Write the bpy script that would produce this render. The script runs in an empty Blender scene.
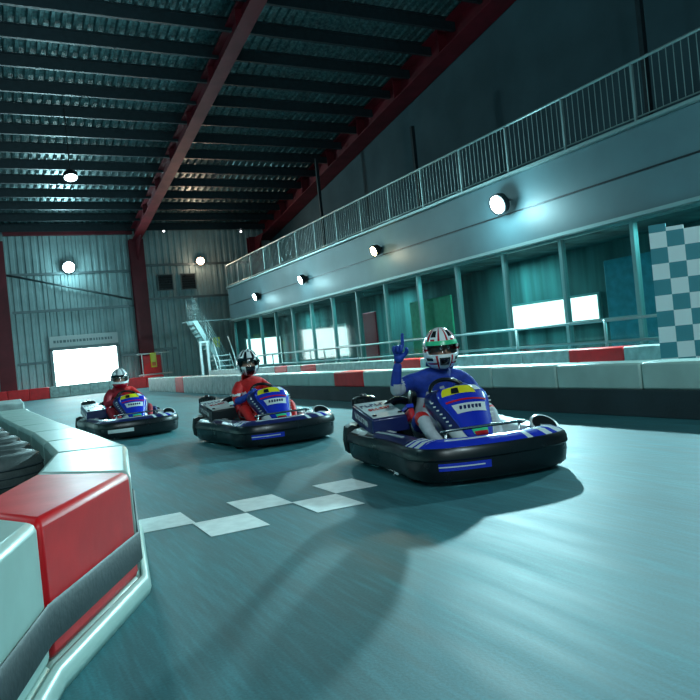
import bpy, bmesh, math, random
from mathutils import Vector, Matrix, noise
random.seed(7)
S = bpy.context.scene
COL = S.collection
PI = math.pi

# ------------------------------------------------------------------ materials
MATS = {}
def mat(name, col, rough=.5, metal=0., var=0., vscale=6., bump=0., bscale=40., emit=None, es=0., coat=0., stretch=None, col2=None):
    if name in MATS: return MATS[name]
    m = bpy.data.materials.new(name); m.use_nodes = True
    nt = m.node_tree; b = nt.nodes['Principled BSDF']
    b.inputs['Base Color'].default_value = (*col, 1)
    b.inputs['Roughness'].default_value = rough
    b.inputs['Metallic'].default_value = metal
    b.inputs['Coat Weight'].default_value = coat
    tc = nt.nodes.new('ShaderNodeTexCoord'); mp = nt.nodes.new('ShaderNodeMapping')
    nt.links.new(tc.outputs['Object'], mp.inputs['Vector'])
    if stretch: mp.inputs['Scale'].default_value = stretch
    nz = nt.nodes.new('ShaderNodeTexNoise'); nz.inputs['Scale'].default_value = vscale; nz.inputs['Detail'].default_value = 5
    nt.links.new(mp.outputs[0], nz.inputs['Vector'])
    if var or col2:
        cr = nt.nodes.new('ShaderNodeValToRGB')
        c2 = col2 or tuple(c*(1-var) for c in col)
        cr.color_ramp.elements[0].position = .35; cr.color_ramp.elements[1].position = .68
        cr.color_ramp.elements[0].color = (*c2, 1); cr.color_ramp.elements[1].color = (*col, 1)
        nt.links.new(nz.outputs['Fac'], cr.inputs[0]); nt.links.new(cr.outputs[0], b.inputs['Base Color'])
        mr = nt.nodes.new('ShaderNodeMapRange'); mr.inputs['To Min'].default_value = min(1, rough*1.2); mr.inputs['To Max'].default_value = rough*.85
        nt.links.new(nz.outputs['Fac'], mr.inputs['Value']); nt.links.new(mr.outputs[0], b.inputs['Roughness'])
    if bump:
        n2 = nt.nodes.new('ShaderNodeTexNoise'); n2.inputs['Scale'].default_value = bscale
        nt.links.new(mp.outputs[0], n2.inputs['Vector'])
        bp = nt.nodes.new('ShaderNodeBump'); bp.inputs['Strength'].default_value = bump; bp.inputs['Distance'].default_value = .01
        nt.links.new(n2.outputs['Fac'], bp.inputs['Height']); nt.links.new(bp.outputs[0], b.inputs['Normal'])
    if emit:
        b.inputs['Emission Color'].default_value = (*emit, 1); b.inputs['Emission Strength'].default_value = es
    MATS[name] = m
    return m

M = dict(
 white=mat('white_plastic', (.46,.64,.58), .32, var=.18, vscale=3, bump=.15, bscale=12),
 whiteold=mat('worn_white_plastic', (.48,.58,.56), .45, var=.45, vscale=5, bump=.2),
 red=mat('red_plastic', (.85,.004,.010), .42, var=.2, vscale=4, bump=.12, bscale=12),
 belt=mat('black_rubber_belt', (.022,.038,.045), .55, var=.4, vscale=2, bump=.2),
 rubber=mat('tyre_rubber', (.012,.014,.015), .6, var=.3, vscale=8, bump=.25),
 rubber2=mat('worn_tyre_rubber', (.07,.09,.09), .5, var=.5, vscale=7, bump=.3),
 black=mat('black_plastic', (.008,.011,.014), .28, var=.3, vscale=9),
 dark=mat('dark_metal', (.03,.035,.04), .4, .7, var=.3),
 steel=mat('bright_steel', (.55,.58,.58), .25, 1.),
 blue=mat('blue_bodywork', (.012,.035,.55), .22, coat=.5, var=.1),
 navy=mat('navy_bodywork', (.008,.014,.10), .3, coat=.4),
 kwhite=mat('white_bodywork', (.75,.8,.8), .25, coat=.4, var=.08),
 kred=mat('red_bodywork', (.6,.01,.02), .25, coat=.4),
 yellow=mat('yellow_bodywork', (.85,.75,.02), .3, coat=.3),
 orange=mat('orange_decal', (.9,.2,.02), .4),
 suitblue=mat('blue_suit_cloth', (.012,.05,.40), .7, var=.3, vscale=20, bump=.5, bscale=25),
 suitgrey=mat('light_grey_suit_cloth', (.55,.58,.62), .7, var=.2, vscale=14, bump=.5, bscale=25),
 suitred=mat('red_suit_cloth', (.75,.012,.012), .7, var=.25, vscale=14, bump=.5, bscale=25),
 suitwine=mat('wine_red_suit_cloth', (.42,.012,.03), .75, var=.35, vscale=10, bump=.5, bscale=25),
 skin=mat('skin', (.50,.26,.18), .5),
 eye=mat('eye_white', (.7,.7,.7), .3),
 glove=mat('blue_glove', (.01,.06,.42), .6, var=.3, vscale=40),
 boot=mat('black_boot', (.012,.013,.016), .4),
 hwhite=mat('white_helmet_shell', (.92,.93,.93), .15, coat=.8),
 hred=mat('red_helmet_paint', (.55,.01,.03), .18, coat=.8),
 hblack=mat('black_helmet_paint', (.008,.009,.012), .15, coat=.8),
 hgrey=mat('grey_helmet_paint', (.25,.28,.30), .2, coat=.8),
 green=mat('green_visor_film', (.05,.62,.28), .25),
 steelred=mat('red_painted_steel', (.16,.003,.013), .55, var=.35, vscale=1.5),
 purlin=mat('dark_purlin_steel', (.018,.032,.04), .5, .3, var=.3),
 sheet=mat('galvanised_roof_sheet', (.13,.24,.25), .42, .45, var=.55, vscale=9, col2=(.04,.08,.09)),
 clad=mat('corrugated_cladding', (.34,.47,.48), .5, .2, var=.25, vscale=1.2),
 girt=mat('galvanised_girt', (.14,.19,.2), .45, .5),
 block=mat('painted_blockwork', (.035,.085,.105), .8, var=.25, vscale=.6, bump=.3, bscale=8),
 fascia=mat('grey_fascia_panel', (.075,.14,.16), .45, var=.2, vscale=.7),
 rail=mat('galvanised_rail', (.28,.38,.38), .42, .7),
 mull=mat('aluminium_mullion', (.14,.26,.26), .4, .4),
 intr=mat('interior_wall', (.09,.19,.19), .8, var=.8, vscale=1.0, stretch=(1,1.6,.12)),
 intfloor=mat('interior_floor', (.08,.12,.12), .6),
 pgreen=mat('green_panel', (.02,.30,.14), .5, var=.3),
 pteal=mat('teal_panel', (.02,.22,.30), .5, var=.3),
 pred=mat('red_banner_cloth', (.45,.01,.03), .6),
 pgrey=mat('pale_grey_panel', (.5,.55,.55), .6),
 chk_w=mat('white_check_paint', (.85,.93,.93), .4),
 chk_d=mat('dark_check_paint', (.06,.28,.33), .45),
 paint=mat('floor_white_paint', (.90,.96,.94), .5, var=.15, vscale=14),
 rib=mat('pod_rubber', (.012,.018,.022), .5),
)

def floor_material():
    m = bpy.data.materials.new('polished_asphalt'); m.use_nodes = True
    nt = m.node_tree; b = nt.nodes['Principled BSDF']; L = nt.links.new
    tc = nt.nodes.new('ShaderNodeTexCoord')
    def nz(scale, st, rot=0, det=5):
        mp = nt.nodes.new('ShaderNodeMapping'); mp.inputs['Scale'].default_value = st; mp.inputs['Rotation'].default_value = (0,0,rot)
        L(tc.outputs['Object'], mp.inputs[0])
        n = nt.nodes.new('ShaderNodeTexNoise'); n.inputs['Scale'].default_value = scale; n.inputs['Detail'].default_value = det
        L(mp.outputs[0], n.inputs['Vector']); return n
    a = nz(1, (9,.8,1), .25); c = nz(.6,(1,.5,1)); g = nz(90,(1,1,1)); w = nz(1,(40,3,1), .35)
    def ramp(n, p0, c0, p1, c1):
        r = nt.nodes.new('ShaderNodeValToRGB'); r.color_ramp.elements[0].position=p0; r.color_ramp.elements[1].position=p1
        r.color_ramp.elements[0].color=(*c0,1); r.color_ramp.elements[1].color=(*c1,1); L(n.outputs['Fac'], r.inputs[0]); return r
    r1 = ramp(c, .35, (.022,.128,.150), .7, (.045,.215,.24))
    r2 = ramp(a, .3, (.72,.72,.72), .7, (1.12,1.12,1.12))
    r3 = ramp(w, .45, (.9,.9,.9), .72, (1.25,1.25,1.25))
    r4 = ramp(g, .3, (.8,.8,.8), .75, (1.15,1.15,1.15))
    prev = r1.outputs[0]
    for r in (r2, r3, r4):
        mx = nt.nodes.new('ShaderNodeMix'); mx.data_type='RGBA'; mx.blend_type='MULTIPLY'; mx.inputs['Factor'].default_value=1
        mx.clamp_result = False
        L(prev, mx.inputs['A']); L(r.outputs[0], mx.inputs['B']); prev = mx.outputs['Result']
    L(prev, b.inputs['Base Color'])
    mr = nt.nodes.new('ShaderNodeMapRange'); mr.inputs['To Min'].default_value=.46; mr.inputs['To Max'].default_value=.68
    L(a.outputs['Fac'], mr.inputs['Value']); L(mr.outputs[0], b.inputs['Roughness'])
    bp = nt.nodes.new('ShaderNodeBump'); bp.inputs['Strength'].default_value=.2; bp.inputs['Distance'].default_value=.003
    L(g.outputs['Fac'], bp.inputs['Height']); L(bp.outputs[0], b.inputs['Normal'])
    return m
M['floor'] = floor_material()

def emis(name, col, s):
    m = bpy.data.materials.new(name); m.use_nodes = True; nt = m.node_tree
    for n in list(nt.nodes): nt.nodes.remove(n)
    e = nt.nodes.new('ShaderNodeEmission'); o = nt.nodes.new('ShaderNodeOutputMaterial')
    e.inputs[0].default_value = (*col,1); e.inputs[1].default_value = s; nt.links.new(e.outputs[0], o.inputs[0]); return m
M['lampcool'] = emis('cool_lamp_lens', (.75,.97,1), 40)
M['lampwarm'] = emis('warm_lamp_lens', (1,.85,.45), 40)
M['lampor'] = emis('orange_lamp_lens', (1,.62,.35), 30)
M['day'] = emis('daylight', (.82,1,.98), 11)
M['litwin'] = emis('lit_window', (.80,1,.98), 2.6)
M['litgreen'] = emis('lit_green_sign', (.1,.8,.5), .35)
M['led'] = emis('small_indicator', (.9,.95,1), 4)

def glassmat(name, tint, refl=.10):
    m = bpy.data.materials.new(name); m.use_nodes = True; nt = m.node_tree
    for n in list(nt.nodes): nt.nodes.remove(n)
    t = nt.nodes.new('ShaderNodeBsdfTransparent'); t.inputs[0].default_value = (*tint,1)
    g = nt.nodes.new('ShaderNodeBsdfGlossy'); g.inputs['Roughness'].default_value=.06
    lw = nt.nodes.new('ShaderNodeLayerWeight'); lw.inputs[0].default_value = .5
    pw = nt.nodes.new('ShaderNodeMath'); pw.operation='POWER'; pw.inputs[1].default_value = 4; nt.links.new(lw.outputs['Facing'], pw.inputs[0])
    f = nt.nodes.new('ShaderNodeMath'); f.operation='MULTIPLY_ADD'; f.inputs[1].default_value=.22; f.inputs[2].default_value=refl*.4; nt.links.new(pw.outputs[0], f.inputs[0])
    mx = nt.nodes.new('ShaderNodeMixShader'); o = nt.nodes.new('ShaderNodeOutputMaterial')
    nt.links.new(f.outputs[0], mx.inputs[0]); nt.links.new(t.outputs[0], mx.inputs[1]); nt.links.new(g.outputs[0], mx.inputs[2]); nt.links.new(mx.outputs[0], o.inputs[0])
    return m
M['glass'] = glassmat('facade_glass', (.80,.95,.94))
M['visor'] = glassmat('smoke_visor', (.96,.96,.96))

# ------------------------------------------------------------------ mesh helpers
def link(name, bm, m, parent=None, smooth=False, bevel=0, auto=False):
    me = bpy.data.meshes.new(name)
    bmesh.ops.recalc_face_normals(bm, faces=bm.faces[:])
    bm.to_mesh(me); bm.free()
    ms = m if isinstance(m, (list, tuple)) else [m]
    for x in ms: me.materials.append(x)
    o = bpy.data.objects.new(name, me); COL.objects.link(o)
    if parent: o.parent = parent
    if smooth:
        for p in me.polygons: p.use_smooth = True
    if bevel:
        b = o.modifiers.new('bevel','BEVEL'); b.width = bevel; b.segments = 2; b.limit_method='ANGLE'; b.angle_limit=.6
        for p in me.polygons: p.use_smooth = True
        me.set_sharp_from_angle(angle=.7)
    elif auto: 
        for p in me.polygons: p.use_smooth = True
        me.set_sharp_from_angle(angle=.7)
    return o
def B(): return bmesh.new()
def box(bm, c, s, rot=None, mi=0):
    r = bmesh.ops.create_cube(bm, size=1)
    mt = Matrix.Translation(c) @ (rot.to_4x4() if rot else Matrix.Identity(4)) @ Matrix.Diagonal((*s,1))
    bmesh.ops.transform(bm, matrix=mt, verts=r['verts'])
    if mi:
        for f in {f for v in r['verts'] for f in v.link_faces}: f.material_index = mi
    return bm
def tube(bm, pts, r, n=10, mi=0, closed=False):
    pts = [Vector(p) for p in pts]; rings = []
    N = len(pts)
    up = None
    for i, p in enumerate(pts):
        if closed: d = pts[(i+1)%N]-pts[i-1]
        else: d = pts[min(i+1,N-1)] - pts[max(i-1,0)]
        d.normalize()
        if up is None:
            up = Vector((0,0,1)) if abs(d.z)<.9 else Vector((1,0,0))
        a = d.cross(up); 
        if a.length < 1e-4: a = d.cross(Vector((0,1,0)))
        a.normalize(); b = a.cross(d); up = b
        rr = r[i] if isinstance(r,(list,tuple)) else r
        rings.append([bm.verts.new(p + (a*math.cos(t)+b*math.sin(t))*rr) for t in [2*PI*k/n for k in range(n)]])
    fs = []
    for i in range(N if closed else N-1):
        A, Bq = rings[i], rings[(i+1)%N]
        for k in range(n): fs.append(bm.faces.new((A[k],A[(k+1)%n],Bq[(k+1)%n],Bq[k])))
    if not closed:
        fs.append(bm.faces.new(rings[0][::-1])); fs.append(bm.faces.new(rings[-1]))
    for f in fs: f.material_index = mi
    return bm
def lathe(bm, prof, c, axis='Z', n=32, mi=0, closedprof=False):
    rings = []
    for (r, h) in prof:
        ring = []
        for k in range(n):
            a = 2*PI*k/n
            if axis == 'Z': v = (r*math.cos(a), r*math.sin(a), h)
            elif axis == 'X': v = (h, r*math.cos(a), r*math.sin(a))
            else: v = (r*math.sin(a), h, r*math.cos(a))
            ring.append(bm.verts.new(Vector(c)+Vector(v)))
        rings.append(ring)
    m = len(rings)
    for i in range(m if closedprof else m-1):
        A, Bq = rings[i], rings[(i+1)%m]
        for k in range(n):
            f = bm.faces.new((A[k],A[(k+1)%n],Bq[(k+1)%n],Bq[k])); f.material_index = mi
    if not closedprof:
        for rg in (rings[0], rings[-1]):
            try: bm.faces.new(rg).material_index = mi
            except Exception: pass
    return bm
def catmull(pts, sub=6, closed=False):
    P = [Vector(p) for p in pts]; N = len(P); out = []
    rng = range(N) if closed else range(N-1)
    for i in rng:
        if closed: p0,p1,p2,p3 = P[i-1],P[i],P[(i+1)%N],P[(i+2)%N]
        else: p0,p1,p2,p3 = P[max(i-1,0)],P[i],P[i+1],P[min(i+2,N-1)]
        for k in range(sub):
            t = k/sub
            out.append(.5*((2*p1)+(p2-p0)*t+(2*p0-5*p1+4*p2-p3)*t*t+(3*p1-p0-3*p2+p3)*t**3))
    if not closed: out.append(P[-1])
    return out
def sweep(bm, path, prof, mifun=None, mod=None, cap=True):
    """path: 2D points; prof: (outward offset, z) closed polygon. Outward = right of travel."""
    rings = []; N = len(path)
    for i, p in enumerate(path):
        d = Vector(path[min(i+1,N-1)][:2]) - Vector(path[max(i-1,0)][:2]); d.normalize()
        nrm = Vector((d.y, -d.x)); k = mod(i/(N-1)) if mod else 0
        rings.append([bm.verts.new((p[0]+nrm.x*(o+(k if o>-.03 else 0)), p[1]+nrm.y*(o+(k if o>-.03 else 0)), z)) for o, z in prof])
    m = len(prof)
    for i in range(N-1):
        for k in range(m):
            f = bm.faces.new((rings[i][k], rings[i][(k+1)%m], rings[i+1][(k+1)%m], rings[i+1][k]))
            if mifun: f.material_index = mifun(i/(N-1))
    if cap: bm.faces.new(rings[0][::-1]); bm.faces.new(rings[-1])
    return bm
def prism(bm, poly, z0, z1, mi=0):
    """poly: xy points; z1 may be a list per vertex"""
    n = len(poly)
    a = [bm.verts.new((p[0],p[1],z0)) for p in poly]; b = [bm.verts.new((p[0],p[1],z1)) for p in poly]
    fs = [bm.faces.new(a[::-1]), bm.faces.new(b)] + [bm.faces.new((a[i],a[(i+1)%n],b[(i+1)%n],b[i])) for i in range(n)]
    for f in fs: f.material_index = mi
    return bm
def empty(name, loc, rz=0, parent=None):
    o = bpy.data.objects.new(name, None); COL.objects.link(o); o.location = loc; o.rotation_euler = (0,0,rz); o.empty_display_size=.2
    if parent: o.parent = parent
    return o
def tag(o, label, cat, group=None):
    o['label'] = label; o['category'] = cat
    if group: o['group'] = group
    return o
def struct(o): o['kind'] = 'structure'; return o

# ------------------------------------------------------------------ camera
yaw = math.radians(27.2); roll = math.atan(.1); pitch = -math.atan(2.8/700)
f = Vector((math.sin(yaw)*math.cos(pitch), math.cos(yaw)*math.cos(pitch), math.sin(pitch)))
r = Vector((math.cos(yaw), -math.sin(yaw), 0)); u = r.cross(f)
cx = r*math.cos(roll) - u*math.sin(roll); cy = r*math.sin(roll) + u*math.cos(roll)
cam = bpy.data.cameras.new('camera'); cam.sensor_width = 36; cam.lens = 36; cam.clip_end = 200
co = bpy.data.objects.new('camera', cam); COL.objects.link(co)
mw = Matrix((cx, cy, -f)).transposed().to_4x4(); mw.translation = (0,0,1.0)
co.matrix_world = mw
S.camera = co

# ------------------------------------------------------------------ setting
XL, XR, YB, YF = -9., 15., -8., 38.
bm = B(); box(bm, ((XL+XR)/2, (YB+YF)/2, -.1), (XR-XL, YF-YB, .2)); struct(link('floor', bm, M['floor']))
def roofz(Y): return 8.45 + .15*(38-Y)
# corrugated roof sheet
def corrug(axis_pts, fn, amp, period, x0, x1):
    bm = B(); prof = []
    x = x0; 
    while x < x1:
        prof += [(x,0),(x+period*.3,0),(x+period*.42,amp),(x+period*.88,amp)]
        x += period
    prof.append((x1,0))
    rows = [[bm.verts.new(fn(px, po, a)) for (px,po) in prof] for a in axis_pts]
    for i in range(len(rows)-1):
        for k in range(len(prof)-1):
            bm.faces.new((rows[i][k], rows[i][k+1], rows[i+1][k+1], rows[i+1][k]))
    return bm
bm = corrug([YB, YF], lambda x,o,Y: (x, Y, roofz(Y)+.02+o), .07, .30, XL, XR)
struct(link('ceiling', bm, M['sheet']))
# far wall with door hole
D0, D1, DZ = 2.75, 5.95, 2.35
for (x0,x1,z0,z1) in ((XL,D0,0,9),(D1,XR,0,9),(D0,D1,DZ,9)):
    pass
bm = B()
def cl(x0,x1,z0,z1):
    b2 = corrug([z0,z1], lambda x,o,z: (x, YF-o, z), .06, .34, x0, x1)
    me = bpy.data.meshes.new('t'); b2.to_mesh(me); b2.free(); bm.from_mesh(me); bpy.data.meshes.remove(me)
cl(XL,D0,0,8.5); cl(D0,D1,DZ,8.5); cl(D1,XR,0,8.5)
struct(link('wall_far', bm, M['clad']))
bm = B(); box(bm, (XR+.1,(YB+YF)/2,6.5),(.2,YF-YB,17)); struct(link('wall_right', bm, M['block']))
# door: frame, bright daylight outside
dr = struct(empty('door_1', ((D0+D1)/2, YF, 0)))
bm = B(); 
for x in (D0-(D0+D1)/2, D1-(D0+D1)/2): box(bm,(x,-.1,DZ/2),(.12,.25,DZ))
box(bm,(0,-.1,DZ),(D1-D0+.12,.25,.14)); link('frame', bm, M['girt'], dr)
bm = B(); box(bm,(0,.35,DZ/2),(D1-D0+.8,.05,DZ+.4)); link('daylight_opening', bm, M['day'], dr)
# sign header
sg = tag(empty('sign_board', ((D0+D1)/2, YF-.22, 2.72)), 'long pale sign board mounted above the bright open doorway in the far wall', 'sign')
bm = B(); box(bm,(0,0,0),(3.3,.08,.55)); link('board', bm, M['pgrey'], sg, bevel=.02)
bm = B()
x=-1.45
while x<1.4:
    w = random.choice((.08,.11,.14)); box(bm,(x+w/2,-.05,0),(w,.02,.13)); x += w+.05
link('lettering', bm, M['girt'], sg)

def hbox(name, c, s, m, label=None, cat=None, group=None, bevel=0):
    bm = B(); box(bm,(0,0,0),s); o = link(name,bm,m,bevel=bevel); o.location = c
    if label: tag(o,label,cat,group)
    return o
# I-section helper along arbitrary polyline in a plane X=const (rafter) or vertical
def ibeam(bm, p0, p1, depth, width, tf=.04, dvec=Vector((0,0,1)), d1=None):
    p0=Vector(p0);p1=Vector(p1); ax=(p1-p0).normalized(); side=ax.cross(dvec).normalized()
    d1 = d1 or depth
    def pr(o, s0, s1, t0, t1, e0, e1):
        pass
    for (lo0,hi0,lo1,hi1,w) in ((0,tf,0,tf,width),(depth-tf,depth,d1-tf,d1,width),(tf,depth-tf,tf,d1-tf,.03)):
        vs=[]
        for P,lo,hi in ((p0,lo0,hi0),(p1,lo1,hi1)):
            for (a,b) in ((-w/2,lo),(w/2,lo),(w/2,hi),(-w/2,hi)):
                vs.append(bm.verts.new(P+side*a+dvec*b))
        for q in ((0,1,2,3),(7,6,5,4),(0,4,5,1),(1,5,6,2),(2,6,7,3),(3,7,4,0)): bm.faces.new([vs[i] for i in q])
# columns (tapered) & rafters
def column(x, label):
    bm = B()
    ibeam(bm,(0,0,0),(0,0,7.75),.42,.72, dvec=Vector((0,1,0)), d1=.42)
    box(bm,(0,.21,.02),(.6,.6,.04))
    # haunch bracket at the eave
    vs=[bm.verts.new(p) for p in ((-.02,.05,6.6),(.02,.05,6.6),(-.02,-1.4,7.72),(.02,-1.4,7.72),(-.02,.05,7.72),(.02,.05,7.72))]
    for q in ((0,2,4),(1,5,3),(0,1,3,2),(2,3,5,4),(0,4,5,1)): bm.faces.new([vs[i] for i in q])
    o = link('steel_column', bm, M['steelred']); o.location=(x,YF-.62,0)
    tag(o,label,'column')
column(.72,'red steel column at the left edge of the photo, against the corrugated far wall')
column(7.35,'red steel column right of the bright doorway, under the long diagonal rafter')
column(13.9,'dark red steel column in the shaded far corner beyond the gallery end')
def rafter(x, label, w=.46, dep=.66):
    bm = B(); zb = lambda Y: 7.55+.15*(38-Y)
    ibeam(bm,(0,YF-.3,zb(YF-.3)),(0,YB,zb(YB)),dep,w)
    for Y in range(-2,37,3): # web stiffeners
        box(bm,(0,Y,zb(Y)+dep/2),(w*.9,.02,dep-.08))
    o = link('roof_rafter', bm, M['steelred']); o.location=(x,0,0); tag(o,label,'rafter')
rafter(.0,'red steel rafter overhead above the left edge of the view')
rafter(7.35,'long red steel rafter running diagonally overhead from the middle column')
rafter(14.55,'broad dark red rafter running along the top of the right wall', w=.8, dep=.85)
# eave beam
o = hbox('eave_beam', (4.15,YF-.42,8.22), (6.1,.25,.38), M['steelred'], 'horizontal red beam across the top of the far wall between the columns','beam')
# purlins
Y = 37.3; k=0
while Y > -4:
    bm = B(); z = roofz(Y)
    # Z profile
    box(bm,(0,0,-.18),(XR-XL-.1,.03,.36)); box(bm,(0,.05,-.355),(XR-XL-.1,.12,.02)); box(bm,(0,-.05,-.01),(XR-XL-.1,.12,.02))
    o = link('roof_purlin', bm, M['purlin']); o.location=((XL+XR)/2,Y,z-.01)
    tag(o,'dark steel purlin crossing under the corrugated roof sheets, one of many parallel ones','purlin','purlins under the corrugated roof')
    Y -= 1.45
# cross cables/pipe under the roof
bm=B(); tube(bm,[(1.6,30,9.2),(3.0,30,9.16),(5.9,30,9.0)],.03)
# far wall girts and brace
for z,x0,x1 in ((6.15,1.2,7.1),(4.3,1.2,7.1),(1.75,1.2,2.6),(1.75,6.1,7.1),(6.4,7.6,13.6),(4.6,7.6,13.6),(1.9,7.6,9.0)):
    hbox('wall_girt',((x0+x1)/2,YF-.13,z),(x1-x0,.1,.12),M['girt'],'galvanised horizontal rail fixed across the corrugated far wall','wall rail','rails on the far wall')
bm=B(); tube(bm,[(-2.9,0,.75),(2.9,0,-.75)],.05)
o=link('wall_brace',bm,M['girt'],smooth=True); o.location=(4.0,YF-.25,5.4); tag(o,'thin diagonal brace rod on the far wall above the doorway','brace')
for i,(x) in enumerate((8.75,10.0)):
    w = empty('wall_vent',(x,YF-.12,5.45))
    tag(w,'small dark louvred opening high on the far wall, '+('the left of the pair' if i==0 else 'the right of the pair'),'vent')
    bm=B(); box(bm,(0,0,0),(.75,.1,.8)); link('panel',bm,M['black'],w)
    bm=B()
    for j in range(6): box(bm,(0,-.07,-.32+.13*j),(.7,.06,.02))
    link('louvre',bm,M['purlin'],w)
    bm=B()
    for a,b,c,d in ((0,.42,.85,.05),(0,-.42,.85,.05),(.4,0,.05,.85),(-.4,0,.05,.85)): box(bm,(a,-.05,b),(c,.08,d))
    link('frame',bm,M['girt'],w)

# ------------------------------------------------------------------ gallery
GX = 11.; GY0, GY1 = -3., 34.2
ga = tag(empty('mezzanine', (GX,0,0)), 'raised grey viewing gallery running along the right side above the glass front', 'gallery')
bm=B(); box(bm,(.06,(GY0+GY1)/2,3.75),(.12,GY1-GY0,1.6)); link('fascia',bm,M['fascia'],ga,bevel=.015)
bm=B(); box(bm,(-.01,(GY0+GY1)/2,3.72),(.02,GY1-GY0,.035)); link('fascia_joint',bm,M['dark'],ga)
bm=B(); box(bm,(0.0,(GY0+GY1)/2,2.93),(.2,GY1-GY0,.07)); link('bottom_trim',bm,M['rail'],ga)
bm=B(); box(bm,(0.0,(GY0+GY1)/2,4.58),(.22,GY1-GY0,.06)); link('top_trim',bm,M['rail'],ga)
bm=B(); box(bm,(2.05,(GY0+GY1)/2,4.45),(3.85,GY1-GY0,.15)); link('deck',bm,M['intfloor'],ga)
bm=B(); box(bm,(2.0,GY1-.06,3.75),(3.9,.12,1.6)); link('end_fascia',bm,M['fascia'],ga)
bm=B(); box(bm,(2.05,(GY0+GY1)/2,2.97),(3.85,GY1-GY0,.06)); link('soffit',bm,M['intr'],ga)
# railing
rl = tag(empty('gallery_railing',(GX+.04,0,4.61)),'long metal balustrade with wire mesh infill along the gallery edge','railing')
bm=B(); tube(bm,[(0,GY0,1.12),(0,GY1,1.12)],.03,10); link('handrail',bm,M['rail'],rl,smooth=True)
bm=B(); tube(bm,[(0,GY0,.1),(0,GY1,.1)],.018,8); link('bottom_rail',bm,M['rail'],rl,smooth=True)
y=GY1
while y>GY0:
    bm=B(); box(bm,(0,0,.56),(.05,.05,1.12)); o=link('post',bm,M['rail'],rl); o.location=(0,y-.03,0)
    if y-1.8>GY0:
        bm=B()
        for j in range(1,12): box(bm,(0,-1.8*j/12,.6),(.012,.012,1.0))
        o=link('infill_panel',bm,M['rail'],rl); o.location=(0,y-.03,0)
    y-=1.8
# glass facade : bays of 1.9 m
bay=1.9; y=GY1-.1; n=1
while y>2:
    w=struct(empty('window_%d'%n,(GX+.15,y-bay/2,0)))
    bm=B(); box(bm,(0,0,1.48),(.012,bay-.07,2.84)); link('pane',bm,M['glass'],w)
    bm=B(); box(bm,(0,bay/2-.035,1.47),(.12,.09,2.94)); box(bm,(0,0,.05),(.1,bay,.1)); box(bm,(0,0,2.88),(.1,bay,.08))
    if n%2: box(bm,(0,0,1.05),(.06,bay,.05))
    link('window_frame',bm,M['mull'],w)
    y-=bay; n+=1
# ground floor interior back wall
bm=B(); box(bm,(13.6,(GY0+GY1)/2,1.46),(.1,GY1-GY0,2.92)); struct(link('wall_interior',bm,M['intr']))
bm=B(); box(bm,(12.35,GY1-.05,1.46),(2.5,.1,2.92)); struct(link('wall_interior_end',bm,M['intr']))
def litpanel(y0,y1,z0,z1,x,lab):
    o=empty('lit_window',(x,(y0+y1)/2,(z0+z1)/2)); tag(o,lab,'window')
    bm=B(); box(bm,(0,0,0),(.04,y1-y0,z1-z0)); link('pane',bm,M['litwin'],o)
    bm=B(); 
    for a,b,c,d in ((0,(z1-z0)/2,y1-y0+.1,.06),(0,-(z1-z0)/2,y1-y0+.1,.06),((y1-y0)/2,0,.06,z1-z0),(-(y1-y0)/2,0,.06,z1-z0)):
        box(bm,(-.02,a,b),(.08,c,d))
    link('frame',bm,M['mull'],o)
litpanel(12.55,16.0,1.02,1.72,13.52,'widest glowing white window behind the glass front, right of the raised hand driver')
litpanel(10.6,12.0,1.08,1.68,13.52,'short glowing white window beside the chequered board')
litpanel(33.0,34.9,.5,1.95,12.6,'glowing white opening behind the glass near the far end of the gallery')
lw=[o for o in bpy.data.objects if o.name.startswith('lit_window')][-1]; lw.location=(12.55,34.02,1.22); lw.rotation_euler=(0,0,math.radians(90))
def stand(name,x,y,s,m,label,cat):
    o=empty(name,(x,y,0)); tag(o,label,cat)
    bm=B(); box(bm,(0,0,s[2]/2+.05),(s[0],s[1],s[2])); link('panel',bm,m,o,bevel=.02)
    bm=B(); box(bm,(0,0,.03),(s[0]+.25,s[1]+.05,.06)); link('base',bm,M['dark'],o)
    return o
stand('banner_stand',12.0,21.6,(.06,.9,2.1),M['pred'],'tall red banner standing behind the glass front','banner')
stand('display_board',12.3,18.2,(.06,2.3,2.2),M['pgreen'],'wide green board standing behind the glass left of the leading driver','board')
stand('display_board',12.3,10.4,(.06,1.6,2.3),M['pteal'],'teal board behind the glass near the chequered board','board')
stand('display_board',12.4,24.9,(.06,1.2,1.9),M['pgrey'],'pale grey board standing behind the glass beyond the red banner','board')
# gallery back posts
for i,(y,z1) in enumerate(((10.6,8.4),(20.0,8.3),(27.7,9.4))):
    hbox('gallery_post',(13.5,y,(4.53+z1)/2),(.12,.12,z1-4.53),M['purlin'],
      ('thin dark post rising above the gallery railing at the upper right','thin dark post rising above the middle of the gallery railing','thin dark post rising above the far end of the gallery railing')[i],'post')

# ------------------------------------------------------------------ barriers
def block(A,Bp,Cp,Dp,z0,z1,m,label,group,name='barrier_block',parts=True,base=None):
    """A,B outer edge, C,D inner edge (same order round)."""
    c=Vector(((A[0]+Cp[0])/2,(A[1]+Cp[1])/2,0)); q=[(p[0]-c.x,p[1]-c.y) for p in (A,Bp,Cp,Dp)]
    g=[(x*.992,y*.992) for x,y in q]
    if not base:
        bm=prism(B(),g,z0,z1); o=link(name,bm,m,bevel=.025); o.location=c
    else:
        o=empty(name,c)
        bm=prism(B(),g,z0,z1); link('body',bm,m,o,bevel=.03)
        bm=B(); cen=Vector((sum(p[0] for p in q)/4,sum(p[1] for p in q)/4))
        g2=[(cen.x+(p[0]-cen.x)*1.09,cen.y+(p[1]-cen.y)*1.03) for p in q]
        prism(bm,g,.0,z0); link('foot',bm,base,o,bevel=.02)
    tag(o,label,'barrier',group); return o
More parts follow.
